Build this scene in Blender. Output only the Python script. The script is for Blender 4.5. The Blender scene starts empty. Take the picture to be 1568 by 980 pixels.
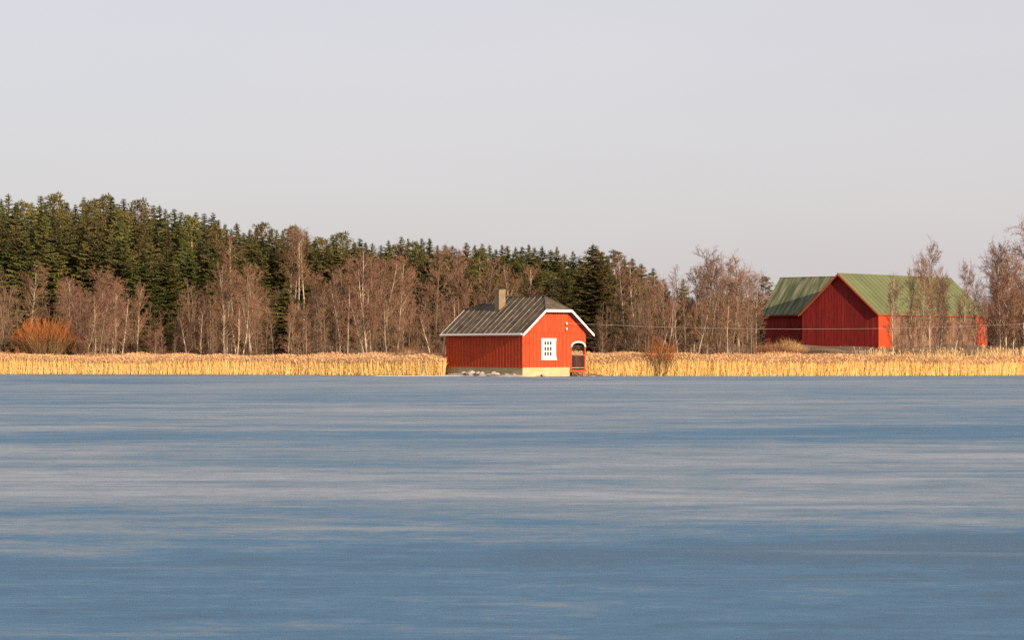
import bpy, bmesh, math, random
import numpy as np
from mathutils import Vector, Matrix, Euler

# ------------------------------------------------------------------ camera, sky, sun, exposure
scene = bpy.context.scene
col = scene.collection
F, HOR = 3450.0, 531.0              # focal length in photo pixels, horizon row
cam_d = bpy.data.cameras.new('camera'); cam = bpy.data.objects.new('camera', cam_d); col.objects.link(cam)
cam.location = (0, 0, 2.0); cam.rotation_euler = (math.radians(90), 0, 0)
cam_d.sensor_width = 36; cam_d.lens = 36 * F / 1568; cam_d.shift_y = (HOR - 490) / 1568
cam_d.clip_end = 9000; cam_d.clip_start = 0.5
scene.camera = cam

SUN_EL = math.radians(16.0)
SUN_AZ = Vector((math.cos(math.radians(55.5)), -math.sin(math.radians(55.5)), 0))
SUN = Vector((SUN_AZ.x * math.cos(SUN_EL), SUN_AZ.y * math.cos(SUN_EL), math.sin(SUN_EL)))
w = bpy.data.worlds.new('World'); scene.world = w; w.use_nodes = True
nt = w.node_tree; nt.nodes.clear()
sky = nt.nodes.new('ShaderNodeTexSky'); sky.sky_type = 'NISHITA'; sky.sun_disc = False
sky.sun_elevation = SUN_EL; sky.sun_rotation = math.atan2(SUN_AZ.x, SUN_AZ.y)
sky.dust_density = 3.0; sky.air_density = 1.0; sky.ozone_density = 2.0
mx = nt.nodes.new('ShaderNodeMix'); mx.data_type = 'RGBA'; mx.inputs[0].default_value = 0.62
bg = nt.nodes.new('ShaderNodeBackground'); bg.inputs['Strength'].default_value = 0.076
out = nt.nodes.new('ShaderNodeOutputWorld')
mx.inputs[7].default_value = (6.90, 6.42, 6.60, 1)          # even high haze veil over the clear sky
wtc = nt.nodes.new('ShaderNodeTexCoord'); wmp = nt.nodes.new('ShaderNodeMapping'); wmp.inputs['Scale'].default_value = (1.0, 1.0, 3.2)
wnz = nt.nodes.new('ShaderNodeTexNoise'); wnz.inputs['Scale'].default_value = 3.5; wnz.inputs['Detail'].default_value = 3
wrg = nt.nodes.new('ShaderNodeMapRange'); wrg.inputs['To Min'].default_value = 0.58; wrg.inputs['To Max'].default_value = 0.73
nt.links.new(wtc.outputs['Generated'], wmp.inputs[0]); nt.links.new(wmp.outputs[0], wnz.inputs['Vector']); nt.links.new(wnz.outputs['Fac'], wrg.inputs['Value']); nt.links.new(wrg.outputs[0], mx.inputs[0])
nt.links.new(sky.outputs[0], mx.inputs[6]); nt.links.new(mx.outputs[2], bg.inputs['Color']); nt.links.new(bg.outputs[0], out.inputs[0])
sun_d = bpy.data.lights.new('sun', 'SUN'); sun_d.energy = 4.8; sun_d.angle = math.radians(0.5); sun_d.color = (1.0, 0.80, 0.56)
sun = bpy.data.objects.new('sun', sun_d); col.objects.link(sun)
sun.rotation_euler = SUN.to_track_quat('Z', 'Y').to_euler(); sun.location = (60, -80, 60)
scene.view_settings.view_transform = 'Standard'; scene.view_settings.look = 'None'
scene.view_settings.exposure = 0.75; scene.view_settings.gamma = 1.0
scene.render.engine = 'CYCLES'
scene.cycles.max_bounces = 6; scene.cycles.diffuse_bounces = 4; scene.cycles.glossy_bounces = 2
scene.cycles.use_denoising = False

# ------------------------------------------------------------------ helpers
def P(px, py, Y):
    return Vector(((px - 784) / F * Y, Y, 2 + (HOR - py) / F * Y))
def tag(o, label=None, cat=None, group=None, kind=None):
    if label: o['label'] = label
    if cat: o['category'] = cat
    if group: o['group'] = group
    if kind: o['kind'] = kind
    return o
def empty(name, loc, rz=0.0):
    o = bpy.data.objects.new(name, None); col.objects.link(o); o.location = loc; o.rotation_euler = (0, 0, rz)
    o.empty_display_size = 0.2
    return o
def link(name, me, parent=None):
    o = bpy.data.objects.new(name, me); col.objects.link(o)
    if parent: o.parent = parent
    return o
class MB:
    def __init__(s): s.v = []; s.f = []; s.mi = []
    def quad(s, a, b, c, d, mi=0):
        n = len(s.v); s.v += [tuple(a), tuple(b), tuple(c), tuple(d)]; s.f.append((n, n+1, n+2, n+3)); s.mi.append(mi)
    def tri(s, a, b, c, mi=0):
        n = len(s.v); s.v += [tuple(a), tuple(b), tuple(c)]; s.f.append((n, n+1, n+2)); s.mi.append(mi)
    def box(s, x0, y0, z0, x1, y1, z1, mi=0):
        n = len(s.v)
        s.v += [(x0,y0,z0),(x1,y0,z0),(x1,y1,z0),(x0,y1,z0),(x0,y0,z1),(x1,y0,z1),(x1,y1,z1),(x0,y1,z1)]
        for f in ((0,3,2,1),(4,5,6,7),(0,1,5,4),(1,2,6,5),(2,3,7,6),(3,0,4,7)):
            s.f.append(tuple(n+i for i in f)); s.mi.append(mi)
    def prism(s, poly, off, mi=0):           # polygon (3D points) extruded by vector off, closed
        n = len(s.v); k = len(poly); off = Vector(off)
        s.v += [tuple(p) for p in poly] + [tuple(Vector(p) + off) for p in poly]
        s.f.append(tuple(range(n, n+k))); s.f.append(tuple(reversed(range(n+k, n+2*k)))); s.mi += [mi, mi]
        for i in range(k):
            j = (i+1) % k; s.f.append((n+j, n+i, n+k+i, n+k+j)); s.mi.append(mi)
    def tube(s, pts, rad, sides=5, mi=0, cap=True):
        n = len(s.v); m = len(pts)
        for i, p in enumerate(pts):
            d = (pts[min(i+1, m-1)] - pts[max(i-1, 0)]).normalized()
            u = d.orthogonal().normalized() if i == 0 else (u - d * u.dot(d)).normalized()
            q = d.cross(u)
            for k in range(sides):
                a = 2*math.pi*k/sides; s.v.append(tuple(p + (u*math.cos(a) + q*math.sin(a)) * rad[i]))
        for i in range(m-1):
            for k in range(sides):
                k2 = (k+1) % sides
                s.f.append((n+i*sides+k, n+i*sides+k2, n+(i+1)*sides+k2, n+(i+1)*sides+k)); s.mi.append(mi)
        if cap:
            s.f.append(tuple(n+(m-1)*sides+k for k in range(sides))); s.mi.append(mi)
            s.f.append(tuple(n+k for k in reversed(range(sides)))); s.mi.append(mi)
    def ribbon(s, a, b, w0, w1, rng, mi=0):
        d = (b - a)
        if d.length < 1e-6: return
        u = d.cross(Vector((rng.gauss(0,1), rng.gauss(0,1), rng.gauss(0,1))))
        if u.length < 1e-6: return
        u.normalize()
        n = len(s.v); s.v += [tuple(a-u*w0), tuple(a+u*w0), tuple(b+u*w1), tuple(b-u*w1)]
        s.f.append((n, n+1, n+2, n+3)); s.mi.append(mi)
    def mesh(s, name, mats, smooth=False):
        me = bpy.data.meshes.new(name); me.from_pydata(s.v, [], s.f)
        for m in (mats if isinstance(mats, (list, tuple)) else [mats]): me.materials.append(m)
        me.polygons.foreach_set('material_index', s.mi)
        if smooth: me.polygons.foreach_set('use_smooth', [True]*len(s.f))
        me.update(); return me
    def build(s, name, mats, parent=None, smooth=False, fix=True):
        me = s.mesh(name, mats, smooth)
        if fix:
            bm = bmesh.new(); bm.from_mesh(me); bmesh.ops.recalc_face_normals(bm, faces=bm.faces); bm.to_mesh(me); bm.free()
        return link(name, me, parent)
def clip(poly, ax, lo, hi):                  # convex clip along one coordinate
    for val, sg in ((lo, 1), (hi, -1)):
        res = []
        for i in range(len(poly)):
            a, b = Vector(poly[i]), Vector(poly[(i+1) % len(poly)])
            da, db = (a[ax]-val)*sg, (b[ax]-val)*sg
            if da >= 0: res.append(a)
            if da * db < 0: res.append(a + (b-a) * (da/(da-db)))
        poly = res
        if len(poly) < 3: return []
    return poly

# ------------------------------------------------------------------ materials
def mat(name, c1, c2=None, rough=0.8, scale=(1,1,1), nscale=3.0, detail=5.0, objvar=0.0, islvar=0.0, hue=0.0, bump=0.0, spec=0.25,
        contrast=(0.35, 0.65), trans=0.0, c3=None):
    m = bpy.data.materials.new(name); m.use_nodes = True; t = m.node_tree; N = t.nodes; L = t.links
    b = N['Principled BSDF']; b.inputs['Roughness'].default_value = rough; b.inputs['Specular IOR Level'].default_value = spec
    c2 = c2 or tuple(x*0.75 for x in c1)
    tc = N.new('ShaderNodeTexCoord'); mp = N.new('ShaderNodeMapping'); mp.inputs['Scale'].default_value = scale
    L.new(tc.outputs['Object'], mp.inputs[0])
    nz = N.new('ShaderNodeTexNoise'); nz.inputs['Scale'].default_value = nscale; nz.inputs['Detail'].default_value = detail
    L.new(mp.outputs[0], nz.inputs['Vector'])
    cr = N.new('ShaderNodeValToRGB'); e = cr.color_ramp.elements
    e[0].position, e[1].position = contrast; e[0].color = (*c2, 1); e[1].color = (*c1, 1)
    if c3:
        k = e.new((contrast[0]+contrast[1])/2); k.color = (*c3, 1)
    L.new(nz.outputs['Fac'], cr.inputs[0]); cur = cr.outputs[0]
    def vary(src, amt, hamt):
        nonlocal cur
        h = N.new('ShaderNodeHueSaturation')
        r = N.new('ShaderNodeMapRange'); r.inputs['To Min'].default_value = 1-amt; r.inputs['To Max'].default_value = 1+amt
        L.new(src, r.inputs['Value']); L.new(r.outputs[0], h.inputs['Value'])
        if hamt:
            wn = N.new('ShaderNodeTexWhiteNoise'); wn.noise_dimensions = '1D'; L.new(src, wn.inputs['W'])
            r2 = N.new('ShaderNodeMapRange'); r2.inputs['To Min'].default_value = 0.5-hamt; r2.inputs['To Max'].default_value = 0.5+hamt
            L.new(wn.outputs['Value'], r2.inputs['Value']); L.new(r2.outputs[0], h.inputs['Hue'])
        L.new(cur, h.inputs['Color']); cur = h.outputs[0]
    if objvar:
        oi = N.new('ShaderNodeObjectInfo'); vary(oi.outputs['Random'], objvar, hue)
    if islvar:
        g = N.new('ShaderNodeNewGeometry'); vary(g.outputs['Random Per Island'], islvar, 0)
    L.new(cur, b.inputs['Base Color'])
    if bump:
        bp = N.new('ShaderNodeBump'); bp.inputs['Strength'].default_value = bump; bp.inputs['Distance'].default_value = 0.02
        L.new(nz.outputs['Fac'], bp.inputs['Height']); L.new(bp.outputs[0], b.inputs['Normal'])
    if trans:
        tr = N.new('ShaderNodeBsdfTranslucent'); L.new(cur, tr.inputs['Color'])
        ms = N.new('ShaderNodeMixShader'); ms.inputs[0].default_value = trans
        L.new(b.outputs[0], ms.inputs[1]); L.new(tr.outputs[0], ms.inputs[2])
        L.new(ms.outputs[0], N['Material Output'].inputs['Surface'])
    return m
M = {}
M['red'] = mat('red_paint', (0.46,0.058,0.015), (0.33,0.036,0.011), 0.75, (3,3,0.5), 4, objvar=0.10, bump=0.3)
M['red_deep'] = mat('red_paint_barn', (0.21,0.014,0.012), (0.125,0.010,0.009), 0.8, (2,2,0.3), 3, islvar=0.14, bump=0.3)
M['white'] = mat('white_paint', (0.80,0.78,0.74), (0.70,0.67,0.62), 0.6, nscale=5)
M['dark_frame'] = mat('dark_red_boards', (0.16,0.022,0.014), (0.10,0.016,0.012), 0.7, (3,3,0.5), 4, objvar=0.15)
M['porch_shade'] = mat('porch_shade_boards', (0.060,0.020,0.015), (0.035,0.013,0.011), 0.8, (3,3,0.5), 4, objvar=0.3)  # porch front boards: shade of the dark interior put into the colour
M['felt'] = mat('roofing_felt', (0.135,0.103,0.074), (0.042,0.034,0.027), 0.9, (1,0.6,1), 2.2, 8, objvar=0.16, bump=0.4, contrast=(0.3,0.72))
M['felt_seam'] = mat('roof_batten_wood', (0.27,0.215,0.16), (0.085,0.068,0.052), 0.9, (0.8,2,0.8), 3, 6, objvar=0.30, contrast=(0.3,0.7))
M['plaster'] = mat('plaster', (0.45,0.36,0.20), (0.36,0.28,0.155), 0.9, (1,1,2), 1.6, 8, bump=0.3)
M['chimney'] = mat('chimney_render', (0.23,0.165,0.105), (0.165,0.118,0.08), 0.9, nscale=3, bump=0.3)
M['iron'] = mat('dark_metal', (0.035,0.035,0.038), None, 0.5)
M['pane'] = mat('window_glass', (0.03,0.033,0.038), (0.02,0.02,0.025), 0.08, spec=0.5)
M['porcelain'] = mat('porcelain', (0.78,0.76,0.72), None, 0.3)
M['wood'] = mat('weathered_wood', (0.19,0.105,0.066), (0.105,0.06,0.042), 0.9, (2,2,0.4), 4, islvar=0.2)
M['green_roof'] = mat('green_sheet_metal', (0.130,0.142,0.060), (0.098,0.112,0.048), 0.6, (0.5,0.5,0.2), 0.9, 7, objvar=0.05, spec=0.3)
M['green_worn'] = mat('green_sheet_worn', (0.23,0.22,0.14), (0.058,0.075,0.034), 0.7, (0.25,2.2,0.25), 1.3, 7, objvar=0.10, contrast=(0.40,0.72))
M['cable'] = mat('cable', (0.30,0.27,0.25), None, 0.6)
M['stone'] = mat('stone', (0.42,0.36,0.30), (0.26,0.22,0.19), 0.9, nscale=2.5, objvar=0.25, bump=0.6)
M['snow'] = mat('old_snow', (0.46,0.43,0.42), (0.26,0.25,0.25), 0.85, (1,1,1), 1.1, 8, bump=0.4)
M['snow_bright'] = mat('fresh_snow', (0.78,0.76,0.76), (0.62,0.61,0.62), 0.85, nscale=1.5, bump=0.3)
M['spruce'] = mat('spruce_needles', (0.132,0.112,0.030), (0.064,0.068,0.021), 0.75, nscale=0.5, objvar=0.26, islvar=0.35, hue=0.035, trans=0.12)
M['pine'] = mat('pine_needles', (0.150,0.120,0.034), (0.080,0.080,0.026), 0.75, nscale=0.6, objvar=0.25, islvar=0.35, hue=0.03, trans=0.12)
M['spruce_bark'] = mat('spruce_bark', (0.13,0.095,0.07), None, 0.9)
M['pine_bark'] = mat('pine_bark', (0.32,0.17,0.09), None, 0.9)
M['birch_bark'] = mat('birch_bark', (0.40,0.32,0.24), (0.16,0.12,0.09), 0.8, (2,2,0.7), 1.6, contrast=(0.34,0.56), objvar=0.3)
M['alder_bark'] = mat('alder_bark', (0.175,0.125,0.088), (0.10,0.073,0.055), 0.9, (2,2,0.6), 2, objvar=0.25)
M['birch_twig'] = mat('birch_twigs', (0.205,0.109,0.069), (0.150,0.080,0.053), 0.85, nscale=0.6, objvar=0.20, islvar=0.25, hue=0.012)
M['alder_twig'] = mat('alder_twigs', (0.208,0.121,0.074), (0.146,0.088,0.056), 0.85, nscale=0.6, objvar=0.22, islvar=0.25, hue=0.014)
M['willow_twig'] = mat('willow_twigs', (0.31,0.110,0.028), (0.22,0.076,0.024), 0.8, nscale=0.6, islvar=0.3)
M['willow_stem'] = mat('willow_stems', (0.24,0.145,0.07), (0.15,0.095,0.05), 0.85, nscale=0.8, islvar=0.3)
M['reed'] = mat('reed_stems', (0.90,0.69,0.32), (0.86,0.64,0.28), 0.75, nscale=0.25, islvar=0.10, trans=0.45)
M['plume'] = mat('reed_plumes', (0.80,0.56,0.33), (0.68,0.46,0.27), 0.9, nscale=0.4, islvar=0.22, trans=0.4)
M['brush'] = mat('russet_brush', (0.30,0.135,0.07), (0.20,0.09,0.05), 0.85, nscale=0.15, islvar=0.35)
M['drygrass'] = mat('dry_grass', (0.56,0.36,0.16), (0.36,0.21,0.10), 0.85, nscale=0.12, islvar=0.3, trans=0.2)

# ground: dry grass, leaf litter and bare soil
def ground_mat():
    m = mat('ground_litter', (0.24,0.155,0.085), (0.11,0.075,0.048), 0.95, nscale=0.12, detail=10, bump=0.5, c3=(0.17,0.105,0.06))
    return m
M['ground'] = ground_mat()
def ice_mat():
    m = bpy.data.materials.new('lake_ice'); m.use_nodes = True; t = m.node_tree; N = t.nodes; L = t.links
    b = N['Principled BSDF']; b.inputs['Specular IOR Level'].default_value = 0.35; b.inputs['IOR'].default_value = 1.31
    tc = N.new('ShaderNodeTexCoord')
    def noise(sc, s, det, rough=0.55, loc=(0,0,0), dist=0.0):
        mp = N.new('ShaderNodeMapping'); mp.inputs['Scale'].default_value = sc; mp.inputs['Location'].default_value = loc
        L.new(tc.outputs['Object'], mp.inputs[0])
        n = N.new('ShaderNodeTexNoise'); n.inputs['Scale'].default_value = s; n.inputs['Detail'].default_value = det
        n.inputs['Roughness'].default_value = rough; n.inputs['Distortion'].default_value = dist
        L.new(mp.outputs[0], n.inputs['Vector']); return n.outputs['Fac']
    def math_(op, a, bb):
        n = N.new('ShaderNodeMath'); n.operation = op
        for i, v in enumerate((a, bb)):
            if isinstance(v, (int, float)): n.inputs[i].default_value = v
            else: L.new(v, n.inputs[i])
        return n.outputs[0]
    big = noise((0.30,0.80,1), 0.075, 4, 0.55, (3.1,7.7,0), 0.4)     # wide areas of clearer and snowier ice
    mid = noise((0.30,1.0,1), 0.34, 9, 0.74, (11,2,0), 0.5)
    fine = noise((0.50,1.0,1), 1.5, 10, 0.78, (5,1,0), 0.2)
    # drifted bands lying across the wind, edges broken up by the noise
    sp = N.new('ShaderNodeSeparateXYZ'); L.new(tc.outputs['Object'], sp.inputs[0])
    warp = math_('MULTIPLY', math_('SUBTRACT', noise((0.25,0.5,1), 0.12, 5, 0.6, (1,4,0)), 0.5), 0.75)
    yy = math_('MULTIPLY', sp.outputs['Y'], math_('ADD', warp, 1.0))
    br = N.new('ShaderNodeValToRGB'); be = br.color_ramp.elements
    st = [(12,.06),(16,.20),(19,.24),(20,.12),(21.7,.04),(23.3,.38),(27,.62),(32,.70),(37,.48),(42,.66),(46,.50),(51,.26),(56,.60),(66,.46),(76,.62),(92,.46),(115,.56),(150,.50)]
    be[0].position = st[0][0]/160; be[0].color = (st[0][1],)*3+(1,); be[1].position = st[-1][0]/160; be[1].color = (st[-1][1],)*3+(1,)
    for yv, vv_ in st[1:-1]:
        k = be.new(yv/160); k.color = (vv_,)*3+(1,)
    L.new(math_('DIVIDE', yy, 160.0), br.inputs[0])
    v = math_('ADD', math_('MULTIPLY', big, 0.20), math_('ADD', math_('MULTIPLY', mid, 0.42), math_('MULTIPLY', fine, 0.30)))
    v = math_('ADD', v, math_('MULTIPLY', br.outputs[0], 0.24))
    grain = noise((0.55,1.0,1), 9.0, 8, 0.75, (2,8,0), 0.1)
    v = math_('ADD', v, math_('MULTIPLY', math_('SUBTRACT', grain, 0.5), 0.16))
    cr = N.new('ShaderNodeValToRGB'); e = cr.color_ramp.elements
    e[0].position = 0.465; e[0].color = (0.036,0.098,0.175,1)
    e[1].position = 0.675; e[1].color = (0.285,0.312,0.358,1)
    k = e.new(0.53); k.color = (0.055,0.145,0.252,1)
    k = e.new(0.585); k.color = (0.142,0.198,0.258,1)
    L.new(v, cr.inputs[0])
    # scattered thin frost streaks
    fr = noise((0.10,1.0,1), 0.9, 7, 0.7, (40,9,0), 0.5)
    fr2 = N.new('ShaderNodeMapRange'); fr2.inputs['From Min'].default_value = 0.60; fr2.inputs['From Max'].default_value = 0.80; L.new(fr, fr2.inputs['Value'])
    mixf = N.new('ShaderNodeMix'); mixf.data_type = 'RGBA'; mixf.inputs[7].default_value = (0.34,0.35,0.38,1)
    L.new(math_('MULTIPLY', fr2.outputs[0], 0.55), mixf.inputs[0]); L.new(cr.outputs[0], mixf.inputs[6]); L.new(mixf.outputs[2], b.inputs['Base Color'])
    rr = N.new('ShaderNodeMapRange'); rr.inputs['From Min'].default_value = 0.4; rr.inputs['From Max'].default_value = 0.75
    rr.inputs['To Min'].default_value = 0.42; rr.inputs['To Max'].default_value = 0.75; L.new(v, rr.inputs['Value']); L.new(rr.outputs[0], b.inputs['Roughness'])
    bp = N.new('ShaderNodeBump'); bp.inputs['Strength'].default_value = 0.35; bp.inputs['Distance'].default_value = 0.05
    L.new(fine, bp.inputs['Height']); L.new(bp.outputs[0], b.inputs['Normal'])
    return m
M['ice'] = ice_mat()

# ------------------------------------------------------------------ terrain
def shore(x):                                # distance of the shoreline at a given x
    xs = [-400,-120,-60,-37,-18,-8.4,-5,0,5,14,22,30,36,60,120,400]
    ys = [205,182,170,164,160.6,157,155.6,155,154,153.5,153.7,155,157.5,168,184,205]
    return float(np.interp(x, xs, ys))
def ss(a, b, v):
    t = min(1, max(0, (v-a)/(b-a))); return t*t*(3-2*t)
def gz(x, y):
    d = y - shore(x)
    z = -0.55 + 0.55*ss(-6, 3, d) + 0.28*ss(4, 20, d) + 0.75*ss(18, 42, d) + 1.05*ss(40, 66, d)
    z += 3.2*ss(45, 110, d)*(1-ss(-5, 25, x)) + 1.6*ss(80, 160, d) + 6*ss(200, 900, d)
    z += 0.10*math.sin(x*0.31+y*0.17)*ss(14, 30, d) + 0.07*math.sin(x*0.83-y*0.41)*ss(12, 25, d)
    return z
def grid(name, xs, ys, fz, m, smooth=True):
    v = [(x, y, fz(x, y)) for y in ys for x in xs]; n = len(xs)
    f = [(j*n+i, j*n+i+1, (j+1)*n+i+1, (j+1)*n+i) for j in range(len(ys)-1) for i in range(n-1)]
    me = bpy.data.meshes.new(name); me.from_pydata(v, [], f); me.materials.append(m)
    me.polygons.foreach_set('use_smooth', [smooth]*len(f)); me.update()
    return link(name, me)
xs = list(np.concatenate([np.linspace(-3000,-140,14), np.linspace(-120,120,121), np.linspace(140,3000,14)]))
ys = list(np.concatenate([[-400,0,100,130], np.linspace(138,290,90), np.linspace(300,700,21), np.linspace(800,5000,15)]))
tag(grid('ground', xs, ys, gz, M['ground']), kind='structure')
ice = MB(); ice.quad((-3000,-400,0.0),(3000,-400,0.0),(3000,230,0.0),(-3000,230,0.0))
tag(ice.build('lake_ice', M['ice'], fix=False), kind='structure')

# ------------------------------------------------------------------ boathouse
HX, HY, A = (800-784)/F*150, 150.0, math.radians(53)
RZ = math.pi/2 - A
W, L_ = 5.41, 8.79
house = empty('boathouse', (HX, HY, 0), RZ)
tag(house, 'small red wooden boathouse with grey half-hipped roof and white trim at the ice edge', 'boathouse')
PX0, PD = 4.05, 1.65                          # porch: cut out of the right front corner
EV, SL = 2.87, 0.843
def roofz(x): return EV + SL*(min(x, W-x) + 0.3)
# foundation
m = MB(); m.prism([(0.04,0.04,-0.3),(PX0,0.04,-0.3),(PX0,PD,-0.3),(W-0.05,PD,-0.3),(W-0.05,L_-0.12,-0.3),(0.04,L_-0.12,-0.3)], (0,0,0.94))
fnd = m.build('foundation', M['plaster'], house)
m = MB(); m.box(1.55,0.03,0.04,1.78,0.045,0.13); m.box(1.2,0.033,0.03,1.549,0.047,0.06)
m.build('crack', M['iron'], fnd)
# structural core behind the boards (dark, closed body)
core = MB()
core.prism([(0.03,L_-0.03,0.64),(0.03,0.05,0.64),(PX0-0.03,0.05,0.64),(PX0-0.03,PD+0.05,0.64),(W-0.05,PD+0.05,0.64),(W-0.05,L_-0.03,0.64)], (0,0,2.2))
wall = core.build('wall', M['dark_frame'], house)
# left wall boards and battens
def plank(name, poly, off, m, parent):
    b = MB(); b.prism(poly, off); return b.build(name, m, parent)
n = 25; pw = L_/n
for i in range(n):
    y0, y1 = i*pw+0.006, (i+1)*pw-0.006; zt = 3.02
    plank('board', [(0.03,y0,0.62),(0.03,y1,0.62),(0.03,y1,zt),(0.03,y0,zt)], (-0.03,0,0), M['red'], wall)
    if i: plank('batten', [(0,i*pw-0.035,0.61),(0,i*pw+0.035,0.61),(0,i*pw+0.035,zt),(0,i*pw-0.035,zt)], (-0.03,0,0), M['red'], wall)
# back wall and right wall boards
bw = [(0,0.62),(W,0.62),(W,3.02),(3.46,4.62),(1.95,4.62),(0,3.02)]
for i in range(14):
    pl = clip([Vector((x,L_-0.03,z)) for x,z in bw], 0, i*W/14+0.006, (i+1)*W/14-0.006)
    plank('board', pl, (0,0.03,0), M['red'], wall)
for i in range(20):
    y0 = PD+0.02+i*(L_-PD)/20; y1 = y0+(L_-PD)/20-0.012
    plank('board', [(W-0.05,y0,0.62),(W-0.05,y1,0.62),(W-0.05,y1,3.02),(W-0.05,y0,3.02)], (0.05,0,0), M['red'], wall)
# front wall: lower board and batten, upper boards a little proud
n = 13; pw = PX0/n
for i in range(n):
    x0, x1 = i*pw+0.006, (i+1)*pw-0.006
    plank('board', [(x0,0.05,0.62),(x1,0.05,0.62),(x1,0.05,2.99),(x0,0.05,2.99)], (0,-0.045,0), M['red'], wall)
    if i: plank('batten', [(i*pw-0.035,0.005,0.61),(i*pw+0.035,0.005,0.61),(i*pw+0.035,0.005,2.96),(i*pw-0.035,0.005,2.96)], (0,-0.028,0), M['red'], wall)
plank('corner_board', [(-0.032,-0.035,0.60),(0.09,-0.035,0.60),(0.09,-0.035,3.0),(-0.032,-0.035,3.0)], (0,0.03,0), M['red'], wall)
gp = [(0,2.96),(W,2.96),(W,3.02),(3.46,4.62),(1.95,4.62),(0,3.02)]
for i in range(18):
    pl = clip([Vector((x,0.06,z)) for x,z in gp], 0, i*W/18+0.003, (i+1)*W/18-0.003)
    if pl: plank('board', pl, (0,-0.085-0.004*(i%2),0), M['red'], wall)
plank('drip_board', [(0.0,-0.05,2.945),(PX0+0.02,-0.05,2.945),(PX0+0.02,-0.05,2.985),(0.0,-0.05,2.985)], (0,0.05,0), M['red'], wall)
# porch: arch panel, posts, floor, rails
porch = empty('porch', (0,0,0)); porch.parent = house
ax, ar = (PX0+W)/2+0.02, 0.56                 # arch centre and half width
zs, zt_ = 2.02, 2.30
arch = [(ax+ar*math.cos(t), zs+(zt_-zs)*math.sin(t)) for t in np.linspace(math.pi, 0, 15)]
m = MB()
top = [(PX0,2.955),(W,2.955)]
pts = [(PX0,0.45),(ax-ar,0.45)] + arch + [(ax+ar,0.45),(W,0.45),(W,2.955),(PX0,2.955)]
for i in range(len(arch)-1):                  # spandrel strips above the arch
    (xa,za),(xb,zb) = arch[i], arch[i+1]
    m.prism([(xa,0.05,za),(xb,0.05,zb),(xb,0.05,2.955),(xa,0.05,2.955)], (0,-0.05,0))
m.box(PX0,0,0.45,ax-ar,0.05,2.955); m.box(ax+ar,0,0.30,W,0.05,2.955)
m.build('arch_panel', M['red'], porch)
m = MB()
at = [(ax+(ar+0.09)*math.cos(t), zs-0.02+(zt_-zs+0.10)*math.sin(t)) for t in np.linspace(math.pi, 0, 15)]
ai = [(ax+(ar-0.01)*math.cos(t), zs-0.02+(zt_-zs)*math.sin(t)) for t in np.linspace(math.pi, 0, 15)]
for i in range(14):
    m.prism([(ai[i][0],-0.04,ai[i][1]),(ai[i+1][0],-0.04,ai[i+1][1]),(at[i+1][0],-0.04,at[i+1][1]),(at[i][0],-0.04,at[i][1])], (0,0.04,0))
m.build('arch_trim', M['white'], porch)
m = MB(); m.box(PX0+0.005,0.06,0.30,W-0.005,PD,0.42); m.build('floor', M['wood'], porch)
m = MB(); m.box(PX0-0.02,-0.05,0.28,W+0.02,-0.002,0.44); m.build('sill_board', M['red'], porch)
m = MB(); m.box(ax-ar,0.0,1.40,ax+ar,0.07,1.47); m.build('rail', M['felt_seam'], porch)
m = MB(); m.box(ax-ar,0.0,0.53,ax+ar,0.06,0.60); m.build('rail', M['felt_seam'], porch)
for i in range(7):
    x0 = ax-ar+i*2*ar/7; m = MB(); m.box(x0+0.008,0.012,0.60,x0+2*ar/7-0.008,0.04,1.40); m.build('board', M['porch_shade'], porch)
for y0 in np.arange(0.15, PD-0.1, 0.2):       # open right side: low boarding and a rail
    m = MB(); m.box(W-0.06,y0,0.42,W-0.03,y0+0.185,1.40); m.build('board', M['dark_frame'], porch)
m = MB(); m.box(W-0.08,0.05,1.40,W-0.02,PD,1.46); m.build('rail', M['dark_frame'], porch)
m = MB(); m.box(W-0.10,0.051,0.30,W-0.001,0.15,2.954); m.build('post', M['red'], porch)
m = MB(); m.box(W-0.10,0.151,2.10,W-0.001,PD,3.0); m.build('lintel', M['dark_frame'], porch)
m = MB(); m.box(PX0+0.2,PD-0.03,0.42,PX0+1.0,PD+0.02,2.35); dr = m.build('door', M['wood'], porch)
m = MB(); m.box(PX0+0.88,PD-0.07,1.35,PX0+0.93,PD-0.03,1.45); m.build('handle', M['iron'], dr)
# window
wx0, wx1, wz0, wz1 = 1.56, 2.78, 1.16, 2.56
win = empty('window', (0,0,0)); win.parent = house
px0, px1 = 1.76, 2.46
m = MB()
m.box(wx0,-0.075,wz0+0.10,px0,-0.01,wz1-0.10); m.box(px1,-0.075,wz0+0.10,wx1,-0.01,wz1-0.10)
m.box(wx0-0.02,-0.085,wz1-0.16,wx1+0.02,-0.01,wz1); m.box(wx0-0.02,-0.095,wz0,wx1+0.02,-0.01,wz0+0.16)
m.build('frame', M['white'], win)
cw = (px1-px0)/3; rows = [(1.38,1.66),(1.72,2.0),(2.11,2.36)]
m = MB()
for i in range(4):
    xx = px0+i*cw; m.box(xx-0.035 if i else xx, -0.062, wz0+0.16, xx+0.035 if i < 3 else xx, -0.012, wz1-0.16)
m.build('muntin', M['white'], win)
m = MB()
for za, zb in ((1.32,1.38),(1.66,1.72),(2.0,2.11),(2.36,2.40)): m.box(px0,-0.068,za,px1,-0.013,zb)
m.build('transom', M['white'], win)
for za, zb in rows:
    for i in range(3):
        m = MB(); m.box(px0+i*cw+0.035 if i else px0,-0.03,za,px0+(i+1)*cw-(0.035 if i < 2 else 0),-0.012,zb); m.build('pane', M['pane'], win)
m = MB(); m.box(wx0-0.05,-0.13,wz0-0.05,wx1+0.05,-0.01,wz0); m.build('sill', M['white'], win)
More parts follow.
